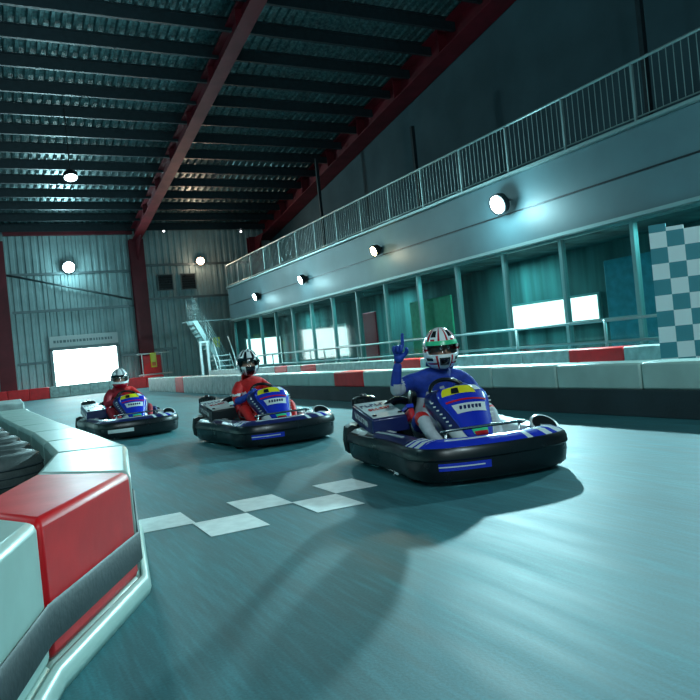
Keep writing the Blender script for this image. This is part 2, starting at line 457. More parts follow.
OUT=[(-.42,1.05),(-.14,1.75),(.09,2.46),(.51,3.23),(.69,4.38),(.66,5.4),(.61,6.5),(.565,7.6),(.53,8.7),(.50,9.8),(.47,10.9),(.455,12.2)]
INN=[(-.85,1.35),(-.52,2.15),(-.135,2.9),(.14,3.68),(.285,4.53),(.28,5.4),(.25,6.5),(.18,7.6),(.12,8.7),(.06,9.8),(.03,10.9),(.02,12.2)]
labs=['white plastic barrier block at the very bottom left corner of the photo',
 'nearest large white barrier block left of the big red block',
 'big glossy red barrier block in the left foreground',
 'pale green-white barrier block directly behind the big red block']
for i in range(len(OUT)-1):
    m=M['red'] if i==2 else M['white']
    lab=labs[i] if i<4 else 'pale barrier block in the row receding behind the red one'
    o=block(OUT[i],OUT[i+1],INN[i+1],INN[i],.085,.55,m,lab,None if i<4 else 'pale blocks of the left barrier chain',base=M['white'])
block((.46,13.2),(.50,15.8),(-.1,15.8),(-.1,13.2),0,.62,M['whiteold'],'separate pale barrier block at the far end of the left chain',None)
# belt on outer face
bm=B(); path=[Vector((x,y,0)) for x,y in OUT]
sweep(bm,path,[(.0,.155),(.006,.15),(.014,.16),(.014,.27),(.006,.28),(.0,.275)])
o=link('rubber_belt',bm,M['belt'],auto=True); tag(o,'black rubber belt strapped along the side of the left barrier chain','belt')
bm=B(); sweep(bm,path,[(.001,0),(.03,0),(.04,.03),(.03,.07),(.01,.085),(.001,.085)])
o=link('bottom_kerb',bm,M['white'],smooth=True); tag(o,'pale rounded bumper strip at the foot of the left barrier chain','kerb')
# tyres inside the bend
def tyre_bm(bm,c,R=.30,w=.2,axis='Z'):
    prof=[]; r0=w/2; 
    for k in range(16):
        a=2*PI*k/16; rr=R-r0*.9+ r0*.9*math.copysign(abs(math.cos(a))**.6,math.cos(a)); h=r0*math.copysign(abs(math.sin(a))**.7,math.sin(a))
        if math.cos(a)<0: rr=R-r0*.9+r0*.75*math.cos(a)
        prof.append((rr,h))
    lathe(bm,prof,c,axis,40,closedprof=True); return bm
spots=[(-.55,3.62),(-.43,4.45),(-.08,5.12),(-.80,5.35),(-.10,5.9),(-.8,6.3),(-.15,6.65),(-.21,7.42),(-.25,8.2),(-.30,9.0),(-.34,9.8),(-.36,10.6)]
for i,(x,y) in enumerate(spots):
    for k in range(2):
        t=empty('tyre',(x,y,.135+.27*k)); tag(t,'worn black tyre stacked flat inside the bend of the left barrier chain','tyre','tyres stacked behind the left barrier')
        bm=tyre_bm(B(),(0,0,0),.34,.27); o=link('tread',bm,M['rubber2'],t,smooth=True)
        bm=B()
        for j in range(3): lathe(bm,[(.34,-.05+.05*j-.006),(.344,-.05+.05*j),(.34,-.05+.05*j+.006)],(0,0,0),'Z',32,closedprof=True)
        link('groove_rib',bm,M['belt'],t)
# right barrier (near line)
y=30.2; k=0; L=1.2
while y>1.2:
    red = k in (4,15)
    far = y>17.0
    m=M['red'] if (red) else (M['whiteold'] if far else M['white'])
    if k==15: pass
    if far: lab='worn white barrier block in the far stretch by the stairs'; grp='far white blocks of the right barrier'
    else: lab='white barrier block above the black belt along the right side of the track'; grp='near white blocks of the right barrier'
    if red: lab={4:'faded red barrier block in the far stretch by the stairs',15:'single red barrier block in the right barrier, between second and leading driver'}[k]; grp=None
    h=0 if far else .27
    o=empty('barrier_block',(6.05,y-L/2,0)); tag(o,lab,'barrier',grp)
    bm=B(); box(bm,(0,0,(h+.55)/2),(.4,L-.015,.55-h)); link('body',bm,m,o,bevel=.025)
    if not far:
        bm=B(); box(bm,(.02,0,h/2),(.34,L-.02,h)); link('foot',bm,M['belt'],o)
    if k in (22,23): 
        bm=B(); box(bm,(-.203,0,.31),(.008,L-.02,.03)); link('stripe',bm,M['red'],o)
    y-=L; k+=1
yend=17.6
bm=B(); box(bm,(5.83,(yend+1.2)/2,.14),(.05,yend-1.2,.27)); o=link('rubber_belt',bm,M['belt']); tag(o,'long black rubber belt along the foot of the right barrier','belt')
# second line near the glass
y=32; k=0
while y>4:
    red=k in (7,9,14,19)
    m=M['red'] if red else M['whiteold']
    o=empty('barrier_block',(9.2,y-.6,0))
    if red: tag(o,'red barrier block in the outer row beneath the glass front','barrier','red blocks of the outer row')
    else: tag(o,'pale barrier block in the outer row beneath the glass front','barrier','pale blocks of the outer row')
    bm=B(); box(bm,(0,0,.36),(.38,1.185,.42)); link('body',bm,m,o,bevel=.02)
    bm=B(); box(bm,(.0,0,.075),(.36,1.18,.15)); link('foot',bm,M['pgreen'] if k%3 else M['belt'],o)
    y-=1.2;k+=1
# guard rail near the glass
gr=tag(empty('guard_rail',(10.3,0,0)),'pale tubular guard rail with two bars in front of the glass front','railing')
for z in (.62,1.02):
    bm=B(); tube(bm,[(0,4,z),(0,32,z)],.028,8); link('bar',bm,M['rail'],gr,smooth=True)
y=32
while y>4:
    bm=B(); tube(bm,[(0,0,0),(0,0,1.05)],.03,8); o=link('post',bm,M['rail'],gr,smooth=True); o.location=(0,y,0); y-=2.5
# far row at the base of the far wall
x=-1.2;k=0
while x<7.4:
    red=k in (0,1,2,3,8,9)
    o=hbox('barrier_block',(x+.45,36.3,.27),(.89,.4,.54),M['red'] if red else M['whiteold'],
       ('red' if red else 'pale grey')+' barrier block in the row at the foot of the far wall','barrier',('red' if red else 'grey')+' blocks at the far wall',bevel=.02)
    x+=.9;k+=1
# marshal point
mp=tag(empty('marshal_stand',(7.45,36.9,0)),'red marshal stand with a yellow pad beside the middle column','stand')
bm=B(); box(bm,(0,0,.95),(.9,.06,1.3)); link('panel',bm,M['red'],mp,bevel=.02)
bm=B()
for xx in (-.5,.5): tube(bm,[(xx,0,0),(xx,0,1.7)],.03,8)
tube(bm,[(-.75,-.05,1.7),(.9,-.05,1.7)],.03,8); tube(bm,[(-.75,-.1,.62),(.95,-.1,.62)],.04,8)
link('frame',bm,M['pgrey'],mp,smooth=True)
bm=B(); box(bm,(.05,-.1,1.35),(.3,.1,.75)); link('pad',bm,M['yellow'],mp,bevel=.03)
bm=B(); box(bm,(.05,-.16,1.15),(.2,.02,.18)); link('pad_label',bm,M['orange'],mp)

# ------------------------------------------------------------------ stairs
st=tag(empty('staircase',(8.9,33.3,0)),'metal staircase with parallel pipe rails up to the far end of the gallery','staircase')
def stp(t): return Vector((1.35-1.5*t, 0, 3.0*t))   # along flight (rises to the left)
for y,nm in ((-.55,'stringer'),(.55,'stringer')):
    bm=B(); a=stp(0);b=stp(1)
    vs=[bm.verts.new((p.x+dx,y+dy,max(0,p.z+dz))) for p in (a,b) for dx,dz in ((-.12,0),(.12,0)) for dy in (-.02,.02)]
    bmesh.ops.convex_hull(bm,input=bm.verts); link('stringer',bm,M['rail'],st)
bm=B()
for j in range(1,15):
    p=stp(j/15); box(bm,(p.x,0,p.z),(.22,1.06,.03))
link('treads',bm,M['rail'],st)
for y in (-.58,.58):
    for h in (.3,.5,.7,.9,1.1):
        bm=B(); a=stp(0);b=stp(1); tube(bm,[(a.x,y,a.z+h),(b.x,y,b.z+h)],.022,8); link('rail',bm,M['rail'],st,smooth=True)
    for t in (0,.33,.66,1):
        bm=B(); p=stp(t); tube(bm,[(p.x,y,p.z),(p.x,y,p.z+1.12)],.025,8); link('rail_post',bm,M['rail'],st,smooth=True)
bm=B(); box(bm,(.9,.9,3.0),(2.4,.7,.06)); link('landing',bm,M['rail'],st)
for xx in (-.1,):
    for j in range(5):
        bm=B(); tube(bm,[(xx-.25,-.6,3.0+.25*j),(xx+.15,-.6,3.0+.25*j)],.025,8); link('rail',bm,M['rail'],st,smooth=True)
wf=tag(empty('post_frame',(8.98,32.4,0)),'white upright goal-like frame of two posts at the foot of the stairs','frame')
for xx in (-.17,.17):
    bm=B(); box(bm,(xx,0,.95),(.1,.1,1.9)); link('post',bm,M['kwhite'],wf)
bm=B(); box(bm,(0,0,1.93),(.46,.12,.08)); link('top_bar',bm,M['kwhite'],wf)
s2=tag(empty('step_ladder',(9.87,31.9,0)),'short bright step unit with slanted rails right of the staircase','steps')
bm=B()
for j in range(5): box(bm,(.0,-.0+.16*j,.22+.25*j),(.75,.2,.04))
link('treads',bm,M['kwhite'],s2)
for xx in (-.4,.4):
    bm=B(); tube(bm,[(xx,-.1,0),(xx,-.1,.95),(xx,.75,2.1)],.03,8); link('rail',bm,M['kwhite'],s2,smooth=True)
    bm=B(); tube(bm,[(xx,-.1,.1),(xx,.75,1.3)],.03,8); link('side_rail',bm,M['kwhite'],s2,smooth=True)
o=hbox('notice_board',(9.9,34.0,1.9),(.7,.05,.5),M['yellow'],'small yellow-green notice behind the staircase rails','sign')
bm=B(); box(bm,(0,.06,-.8),(.06,.06,2.2)); link('support_post',bm,M['rail'],o)

# ------------------------------------------------------------------ chequered board
cb=empty('chequered_board',(7.6,6.15,0)); tag(cb,'large white and dark chequered board standing at the right edge behind the barrier','board')
cb.rotation_euler=(0,0,math.radians(-58))
bm=B(); cw=.20; nx=11; nz=11
for i in range(nx):
    top=2.16-.05*i
    for j in range(nz):
        z0=.06+cw*j; z1=min(z0+cw,top)
        if z0>=top-.01: continue
        box(bm,(cw*(i+.5),0,(z0+z1)/2),(cw,.05,z1-z0),mi=0 if (i+j)%2 else 1)
bmesh.ops.remove_doubles(bm,verts=bm.verts,dist=.0001)
link('board_face',bm,[M['chk_w'],M['chk_d']],cb)
bm=B()
for x in (.1,1.1,2.1): box(bm,(x,.1,.9),(.06,.06,1.8))
link('support_frame',bm,M['dark'],cb)

# ------------------------------------------------------------------ floor marking
bm=B()
for i,x in enumerate((-.3+.68,.70,1.04,1.38,1.72,2.06)):
    pass
for (x0,x1,y0,y1) in ((.70,1.05,4.40,4.80),(1.03,1.38,3.96,4.38),(1.38,1.71,4.40,4.80),(1.71,2.03,3.98,4.40),(2.04,2.36,4.40,4.80)):
    prism(bm,[(x0,y0),(x1,y0-.02),(x1,y1-.02),(x0,y1)],.001,.004)
o=link('start_line_checks',bm,M['paint']); tag(o,'white painted start line squares on the track beside the leading kart','floor marking')

# ------------------------------------------------------------------ lamps
def flood(loc, aim, size, lens, col, power, label, spot=True, blend=.6, ang=172, rad=None):
    o=empty('floodlight',loc); tag(o,label,'lamp')
    d=(Vector(aim)-Vector(loc)).normalized(); q=d.to_track_quat('-Z','Y'); o.rotation_mode='QUATERNION'; o.rotation_quaternion=q
    bm=B(); lathe(bm,[(size*.35,.22),(size*.5,.16),(size*.55,.02),(size*.55,-.02),(size*.47,-.02),(size*.47,.0)],(0,0,0),'Z',20)
    link('housing',bm,M['dark'],o,smooth=False)
    bm=B(); lathe(bm,[(size*.45,-.005),(size*.3,-.02),(.001,-.03)],(0,0,0),'Z',20); link('lens',bm,lens,o)
    bm=B(); box(bm,(0,0,.3),(.05,.05,.16)); box(bm,(0,0,.24),(size*.8,.05,.03)); link('bracket',bm,M['dark'],o)
    l=bpy.data.lights.new('flood_beam','POINT' if not spot else 'SPOT'); l.energy=power; l.color=col; l.shadow_soft_size=rad or size*.45
    if spot: l.spot_size=math.radians(ang); l.spot_blend=blend
    lo=bpy.data.objects.new('flood_beam',l); COL.objects.link(lo); lo.parent=o; lo.location=(0,0,-.12)
    l2=bpy.data.lights.new('lens_spill','POINT'); l2.energy=power*.04+15; l2.color=col; l2.shadow_soft_size=size*.5
    lo2=bpy.data.objects.new('lens_spill',l2); COL.objects.link(lo2); lo2.parent=o; lo2.location=(0,0,-.45)
    return o
COOL=(.50,.93,1)
flood((10.62,12.59,3.91),(2,12,.8),.46,M['lampcool'],COOL,4000,'brightest cool white floodlight on the gallery fascia, right of the leading driver',rad=.10,ang=174)
flood((10.75,18.67,3.86),(3,18,1),.32,M['lampwarm'],(1,.9,.6),280,'warm yellowish floodlight on the middle of the gallery fascia',ang=172)
flood((10.75,24.45,3.73),(3,24,1),.34,M['lampcool'],COOL,900,'cool white floodlight on the gallery fascia left of the yellowish one',ang=172)
flood((10.75,29.66,3.65),(3,29,1),.34,M['lampcool'],COOL,700,'farthest small cool floodlight on the end of the gallery fascia',ang=172)
flood((3.95,37.55,6.4),(4,20,.3),.60,M['lampcool'],COOL,1800,'large cool floodlight on the far wall above the doorway',ang=165)
flood((10.7,37.55,6.5),(7,20,.3),.45,M['lampor'],(1,.7,.5),350,'orange floodlight high on the far wall right of the middle column',ang=165)
flood((2.98,25,7.62),(3,22,0),.45,M['lampcool'],COOL,900,'cool floodlight hanging beneath the roof at the upper left',ang=170)
bm=B(); 
hg=tag(empty('lamp_hanger',(2.98,25,7.9)),'thin rod holding the hanging floodlight beneath the roof','rod')
bm=B(); tube(bm,[(0,0,0),(0,0,2.2)],.02,8); link('rod',bm,M['dark'],hg)
for i,(p,l) in enumerate((((8.9,37.75,9.19-1.0),'tiny white indicator lamp above the middle column in the dark'),((13.2,37.7,8.1),'tiny white indicator lamp in the dark far right corner'))):
    o=empty('indicator_lamp',p); tag(o,l,'lamp')
    bm=B(); box(bm,(0,0,0),(.14,.08,.14)); link('body',bm,M['dark'],o)
    bm=B(); bmesh.ops.create_uvsphere(bm,u_segments=10,v_segments=6,radius=.06); o2=link('lens',bm,M['led'],o); o2.location=(0,-.07,0)
# out of the frame: another floodlight on the same fascia, then added fill lights
flood((10.65,6.0,3.95),(2,5.5,.8),.34,M['lampcool'],COOL,1500,'floodlight on the gallery fascia beyond the right edge of the view',ang=150)
def fill(loc,e,col=COOL,rad=.4):  # unseen point light added to fill the scene, no fixture
    l=bpy.data.lights.new('fill_light','POINT'); l.energy=e; l.color=col; l.shadow_soft_size=rad
    o=bpy.data.objects.new('fill_light',l); COL.objects.link(o); o.location=loc
fill((-3,-5,7.0),750,(.75,.95,1),.8)
fill((-5,12,7.0),420,(.5,.93,1),.8)
fill((1.5,-3,6.0),900,(.7,.95,1),.8)
# room light inside the ground floor
for y in (8,15,22,30):
    l=bpy.data.lights.new('room_light','AREA'); l.size=1.0; l.energy=110; l.color=(.30,.95,1)
    o=bpy.data.objects.new('room_light',l); COL.objects.link(o); o.location=(12.4,y,2.85)
w=bpy.data.worlds.new('hall_air'); S.world=w; w.use_nodes=True
w.node_tree.nodes['Background'].inputs[0].default_value=(.05,.42,.52,1); w.node_tree.nodes['Background'].inputs[1].default_value=.22

# ------------------------------------------------------------------ skin helper
def skinmesh(verts, edges, radii, levels=2, root=0):
    me=bpy.data.meshes.new('tmp'); me.from_pydata([Vector(v) for v in verts], edges, [])
    o=bpy.data.objects.new('tmp',me); COL.objects.link(o)
    o.modifiers.new('skin','SKIN')
    sk=me.skin_vertices[0].data
    for i,rr in enumerate(radii):
        sk[i].radius = rr if isinstance(rr,tuple) else (rr,rr)
        sk[i].use_root = (i==root)
    s=o.modifiers.new('sub','SUBSURF'); s.levels=levels; s.render_levels=levels
    bpy.context.view_layer.update()
    dg=bpy.context.evaluated_depsgraph_get()
    out=bpy.data.meshes.new_from_object(o.evaluated_get(dg))
    bpy.data.objects.remove(o); bpy.data.meshes.remove(me)
    for p in out.polygons: p.use_smooth=True
    return out
def addmesh(name,me,mats,parent=None):
    for m in mats: me.materials.append(m)
    o=bpy.data.objects.new(name,me); COL.objects.link(o)
    if parent: o.parent=parent
    return o

# ------------------------------------------------------------------ kart
OUTL=[(0,-1.01),(.33,-.975),(.53,-.87),(.59,-.66),(.585,-.40),(.60,-.1),(.64,.2),(.66,.5),(.65,.74),(.56,.90),(.3,.95),(0,.955)]
LOOP=OUTL+[(-x,y) for x,y in OUTL[-2:0:-1]]
LP=catmull([(x,y,0) for x,y in LOOP],8,closed=True)   # 22*8 points, starts front centre, goes +X
NL=len(LP)
def seg(a,b):
    i0=int(round(a*NL)); i1=int(round(b*NL)); return [LP[i%NL] for i in range(i0,i1+1)]
def marks(bm, o, u, v, w, h, n, th=.003, seed=1):
    """row of little glyph-like blocks standing for illegible lettering"""
    rnd=random.Random(seed); u=Vector(u).normalized(); v=Vector(v).normalized(); nr=u.cross(v)
    rot=Matrix((u,v,nr)).transposed()
    x=-w/2; cw=w/n
    for i in range(n):
        c=Vector(o)+u*(x+cw*(i+.5)); k=rnd.randrange(3)
        box(bm,c-u*cw*.25,(cw*.22,h,th),rot)
        if k!=1: box(bm,c+v*h*.38,(cw*.6,h*.22,th),rot)
        if k!=2: box(bm,c-v*h*.38,(cw*.6,h*.22,th),rot)
        if k==0: box(bm,c+u*cw*.22,(cw*.2,h,th),rot)
    return bm
def make_kart(loc, th, label, sch):
    K=empty('racing_kart',loc,th); tag(K,label,'go-kart','racing karts')
    # floor and frame
    bm=prism(B(),[(-.30,-.80),(.30,-.80),(.36,-.3),(.34,.35),(-.34,.35),(-.36,-.3)],.05,.065); link('floor_pan',bm,M['dark'],K)
    bm=B()
    for s in (-1,1):
        tube(bm,catmull([(s*.24,-.86,.09),(s*.34,-.35,.09),(s*.33,.3,.09),(s*.36,.86,.12)],5),.018,8)
    for y in (-.8,-.35,.32,.8): tube(bm,[(-.34,y,.09),(.34,y,.09)],.016,8)
    link('chassis_frame',bm,M['dark'],K,smooth=True)
    # bumpers
    prof=[(-.10,.255),(-.045,.275),(-.002,.262),(.012,.24),(.018,.19),(.006,.178),(.004,.12),(-.008,.055),(-.03,.035),(-.07,.03),(-.10,.05)]
    def bump(nm,a,b,m,mod=None,pr=prof):
        bm=sweep(B(),seg(a,b),pr,mod=mod); return link(nm,bm,m,K,auto=True)
    fb=bump('front_bumper',-.145,.145,M['black'])
    bump('side_bumper',.150,.335,M['black']); bump('side_bumper',.665,.850,M['black'])
    prr=[(-.10,.30),(-.04,.32),(.0,.30),(.01,.25),(.02,.18),(.012,.10),(-.02,.07),(-.10,.08)]
    bump('rear_bumper',.340,.660,M['rib'],mod=lambda t:.013*math.sin(t*PI*44),pr=prr)
    # bumper face decals (proud of the surface)
    bm=sweep(B(),seg(-.075,-.015),[(.004,.165),(.012,.165),(.010,.115),(.003,.115)]); link('bumper_decal',bm,M[sch['decal']],fb)
    bm=sweep(B(),seg(-.072,-.02),[(.010,.146),(.014,.146),(.0135,.138),(.010,.138)]); link('decal_line',bm,M['kwhite'],fb)
    # trays on top
    def tray(nm,a,b,m,w0=-.012,w1=-.17,zi=.305,mifun=None):
        bm=sweep(B(),seg(a,b),[(w0,.268),(w0-.04,.285),((w0+w1)/2,.298),(w1,zi),(w1,zi-.02),((w0+w1)/2,.275),(w0,.25)],mifun=mifun)
        return link(nm,bm,m,K,auto=True)
    tf=tray('front_tray',-.10,.045,[M[sch['tray']],M['kwhite']],mifun=lambda t:1 if .83<t<.87 else 0)
    bm=sweep(B(),seg(-.06,.02),[(-.10,.298),(-.10,.3025),(-.125,.3045),(-.125,.300)]); link('tray_pinstripe',bm,M['kwhite'],tf)
    # front corner pods : white with blue stripes, dark hole
    for s,a,b in ((1,.047,.150),(-1,.850,.898)):
        cp=tray('corner_pod',a,b,[M['kwhite'],M['blue'],M['black']],w1=-.15,mifun=(lambda t:1 if int(t*9)%3==1 else 0))
    pl=seg(.118,.135); p=pl[len(pl)//2]
    bm=B(); lathe(bm,[(.085,0),(.10,.02),(.10,.04),(.075,.045),(.06,.01),(.055,-.03)],(0,0,0),'Z',24); o=link('corner_cup',bm,M['kwhite'],K,smooth=True); o.location=(.47,-.70,.265); o.scale=(.95,1.3,1); o.rotation_euler=(math.radians(28),math.radians(-8),0)
    bm=B(); lathe(bm,[(.082,0),(.08,.006),(.001,0.006)],(0,0,0),'Z',24); o2=link('cup_hole',bm,M['black'],o); o2.location=(0,0,.042)
    # side pods
    def pod(s):
        pts=seg(.155,.33) if s>0 else seg(.67,.845)
        bm=sweep(B(),pts,[(-.015,.268),(-.05,.29),(-.12,.30),(-.19,.28),(-.24,.18),(-.24,.10),(-.21,.10),(-.17,.25),(-.05,.265)],
             mifun=(lambda t: 1 if t<.28 else (2 if t<.40 else 0)) if s<0 else (lambda t: 1 if t<.3 else 0))
        o=link('side_pod',bm,[M[sch['pod']],M['kwhite'],M['black']],K,auto=True)
        bm=sweep(B(),pts[4:-6],[(-.065,.294),(-.065,.298),(-.09,.301),(-.09,.297)]); link('pod_stripe',bm,M['kwhite'],o)
        bm=B(); c=pts[len(pts)//2]; marks(bm,(c[0]-.15*s*1,c[1]+.1,.297),(0,-s,0),(s*1,0,.0),.24,.035,7,seed=3 if s>0 else 9); link('pod_lettering',bm,M['kwhite'],o)
    pod(1); pod(-1)
    # wheels
    for (x,y,R,w) in ((-.50,-.56,.13,.12),(.50,-.56,.13,.12),(-.50,.58,.14,.18),(.50,.58,.14,.18)):
        bm=tyre_bm(B(),(0,0,0),R,w,'X'); o=link('wheel',bm,M['rubber'],K,smooth=True); o.location=(x,y,R)
        bm=B(); lathe(bm,[(.001,-.02),(R*.3,-.02),(R*.45,-w*.4),(R*.58,-w*.42),(R*.58,w*.42),(R*.45,w*.4),(R*.3,.02),(.001,.02)],(0,0,0),'X',20); link('rim',bm,M['steel'],o)
    bm=B(); tube(bm,[(-.55,.58,.14),(.55,.58,.14)],.018,10); link('rear_axle',bm,M['steel'],K,smooth=True)
    bm=B(); tube(bm,[(-.45,-.56,.13),(-.2,-.5,.12),(.2,-.5,.12),(.45,-.56,.13)],.012,8); link('tie_rod',bm,M['steel'],K,smooth=True)
    bm=B(); tube(bm,catmull([(-.30,-.66,.33),(-.28,-.70,.345),(.28,-.70,.345),(.30,-.66,.33)],4),.011,8); 
    tube(bm,[(-.29,-.67,.34),(-.29,-.62,.08)],.01,8); tube(bm,[(.29,-.67,.34),(.29,-.62,.08)],.01,8); link('nose_hoop',bm,M['steel'],K,smooth=True)
    # seat
    bm=B(); rows=[]
    prof=[(-.12,.16),(.0,.11),(.16,.10),(.30,.14),(.38,.24),(.43,.38),(.47,.54),(.48,.58)]
    for i,(y,z) in enumerate(prof):
        t=i/(len(prof)-1); hw=.17+.05*math.sin(t*PI); side=.06+.16*math.sin(min(1,t*1.3)*PI*.62)
        row=[]
        for k in range(13):
            a=-1+2*k/12; xx=hw*math.copysign(min(1,abs(a)*1.25),a); rise=max(0,abs(a)-.65)/.35
            dy=-rise*side*(.2+.9*t); dz=rise*side*(1-t)*.9
            row.append((xx*(1+.05*rise),y+dy,z+dz))
        rows.append(row)
    V=[[bm.verts.new(p) for p in r_] for r_ in rows]
    for i in range(len(V)-1):
        for k in range(12): bm.faces.new((V[i][k],V[i][k+1],V[i+1][k+1],V[i+1][k]))
    o=link('seat',bm,M['black'],K,smooth=True); o.location=(.02,0,0)
    md=o.modifiers.new('t','SOLIDIFY'); md.thickness=.02; md.offset=-1; sb=o.modifiers.new('s','SUBSURF'); sb.levels=1; sb.render_levels=1
    # red/blue side panel left of the seat (driver's right)
    bm=B(); box(bm,(-.27,.18,.36),(.05,.34,.09),Matrix.Rotation(math.radians(-22),3,'X')); o=link('seat_side_panel',bm,M['kred'],K,bevel=.015)
    bm=B(); box(bm,(-.265,.235,.415),(.056,.35,.03),Matrix.Rotation(math.radians(-22),3,'X')); link('blue_stripe',bm,M['blue'],o)
    bm=B(); marks(bm,(-.298,.18,.365),(0,-.92,-.37),(0,-.37,.92),.2,.04,6); link('lettering',bm,M['kwhite'],o)
    # roll hoop behind seat (black rounded hump)
    bm=B(); tube(bm,catmull([(-.36,.50,.30),(-.34,.50,.44),(-.22,.50,.50),(-.12,.48,.47)],6),.035,10); link('intake_hose',bm,M['black'],K,smooth=True)
    # engine
    en=empty('engine',(-.43,.42,0),parent=K)
    bm=B(); box(bm,(0,.0,.28),(.24,.46,.26)); box(bm,(0,-.05,.20),(.28,.30,.12))
    for j in range(6): box(bm,(0,.0,.20+.03*j),(.27,.30,.008))
    link('engine_block',bm,M['dark'],en,bevel=.012)
    # cover: plate tilted, white top, blue-black sides
    rot=Matrix.Rotation(math.radians(9),3,'X')@Matrix.Rotation(math.radians(-4),3,'Y')
    bm=B(); vs=[]
    topp=[(-.15,-.30),(.13,-.34),(.15,.20),(-.15,.27)]
    a=[bm.verts.new(rot@Vector((x*1.12,y*1.06,-.12))+Vector((0,0,.455))) for x,y in topp]; b=[bm.verts.new(rot@Vector((x,y,0))+Vector((0,0,.455))) for x,y in topp]
    bm.faces.new(b); 
    for i in range(4): bm.faces.new((a[i],a[(i+1)%4],b[(i+1)%4],b[i])).material_index=0
    ec=link('engine_cover',bm,M[sch['enside']],en,bevel=.012)
    bm=B(); b1=[rot@Vector((x*.93,y*.95,.004))+Vector((0,0,.455)) for x,y in topp]; b2=[p+Vector((0,0,.006)) for p in b1]
    v1=[bm.verts.new(p) for p in b1]; v2=[bm.verts.new(p) for p in b2]; bm.faces.new(v2)
    for i in range(4): bm.faces.new((v1[i],v1[(i+1)%4],v2[(i+1)%4],v2[i]))
    link('cover_plate',bm,M['kwhite'],en)
    n_=rot@Vector((0,0,1)); 
    bm=B(); marks(bm,rot@Vector((-.02,.10,.013))+Vector((0,0,.455)),rot@Vector((1,0,0)),rot@Vector((0,1,0)),.22,.07,5,seed=5); link('cover_lettering',bm,M['navy'],en)
    bm=B(); marks(bm,rot@Vector((-.0,-.04,.013))+Vector((0,0,.455)),rot@Vector((1,0,0)),rot@Vector((0,1,0)),.20,.06,6,seed=8); link('cover_lettering',bm,M['kred'],en)
    for (x,y) in ((-.11,-.24),(.10,-.27)):
        bm=B(); lathe(bm,[(.018,0),(.018,.012),(.001,.014)],(0,0,0),'Z',12); o=link('cover_bolt',bm,M['black'],en); o.location=rot@Vector((x,y,.01))+Vector((0,0,.455))
    for z in (.36,.385): 
        pass
    bm=B(); marks(bm,rot@Vector((-.166,-.02,-.06))+Vector((0,0,.455)),rot@Vector((0,-1,0)),rot@Vector((0,0,1)),.36,.05,8,seed=11); link('side_lettering',bm,M['kwhite'],en)
    # air filter at the back
    bm=B(); lathe(bm,[(.075,0),(.088,.01),(.088,.075),(.07,.09),(.03,.095),(.025,.11),(.001,.112)],(0,0,0),'Z',20)
    for j in range(10):
        a_=2*PI*j/10; box(bm,(.088*math.cos(a_),.088*math.sin(a_),.042),(.016,.016,.055),Matrix.Rotation(a_,3,'Z'))
    o=link('air_filter',bm,M['black'],en); o.location=(-.02,.34,.46); o.scale=(1.15,1,1)
    bm=B(); box(bm,(-.02,.36,.34),(.12,.10,.26)); link('filter_mount',bm,M['dark'],en)
    bm=B(); tube(bm,catmull([(-.02,-.26,.22),(-.03,-.34,.20),(-.02,-.1,.12),(0,.3,.16),(.05,.47,.2)],6),.025,10); link('exhaust_pipe',bm,M['dark'],en,smooth=True)
    bm=B(); box(bm,(-.155,-.02,.27),(.02,.09,.03)); link('warning_label',bm,M['orange'],en)
    # fuel tank on the other side
    bm=B(); box(bm,(.40,.28,.25),(.2,.36,.24)); link('fuel_tank',bm,M['navy'],K,bevel=.03)
    # pedals
    for s in (-1,1):
        bm=B(); tube(bm,[(s*.2,-.70,.09),(s*.2,-.68,.24)],.01,8); box(bm,(s*.2,-.675,.23),(.07,.015,.05)); link('pedal',bm,M['steel'],K)
    # steering fairing: tapered shield shell
    F=empty('steering_fairing',(.03,0,0),parent=K)
    NZ=14; NX=10; front=[];back=[]
    def fp(t,a,off=0):   # t 0 bottom..1 top, a -1..1
        w=.075+.115*min(1,t*1.35)**.8+.05*max(0,t-.55); 
        if t>.82: w*=1-.28*((t-.82)/.18)**2
        if t<.12: w*= .55+.45*math.sqrt(t/.12)
        y=-.585+.36*t**1.05; z=.215+.385*t
        y2=y-.05*(1-a*a)*(.6+.6*t); 
        return Vector((a*w, y2-off*.7, z+off*.6+.012*(1-a*a)))
    bm=B(); G=[[bm.verts.new(fp(i/NZ,-1+2*k/NX)) for k in range(NX+1)] for i in range(NZ+1)]
    for i in range(NZ):
        for k in range(NX): bm.faces.new((G[i][k],G[i][k+1],G[i+1][k+1],G[i+1][k]))
    o=link('shield',bm,M['blue'],F,smooth=True); md=o.modifiers.new('t','SOLIDIFY'); md.thickness=.018; md.offset=0
    # side walls of the shield, navy with lettering
    for s in (-1,1):
        bm=B(); A=[bm.verts.new(fp(i/NZ,s)) for i in range(NZ+1)]
        Bk=[bm.verts.new(fp(i/NZ,s)+Vector((s*.055,.07+.05*(i/NZ),-.035))) for i in range(NZ+1)]
        Ck=[bm.verts.new(fp(i/NZ,s)+Vector((s*.03,.12+.06*(i/NZ),-.07))) for i in range(NZ+1)]
        for i in range(NZ):
            for P_,Q_ in ((A,Bk),(Bk,Ck)):
                fc=bm.faces.new((P_[i],P_[i+1],Q_[i+1],Q_[i])); fc.material_index = 1 if i<4 else 0
        oo=link('side_wing',bm,[M['navy'],M['kwhite']],F,smooth=True); md=oo.modifiers.new('t','SOLIDIFY'); md.thickness=.012; md.offset=0
        bm=B()
        for i in range(5,12):
            c=(fp(i/NZ,s)*.5+(fp(i/NZ,s)+Vector((s*.055,.07+.05*(i/NZ),-.035)))*.5); box(bm,c+Vector((s*.008,-.006,.008)),(.024,.008,.011))
        link('wing_lettering',bm,M['kwhite'],F)
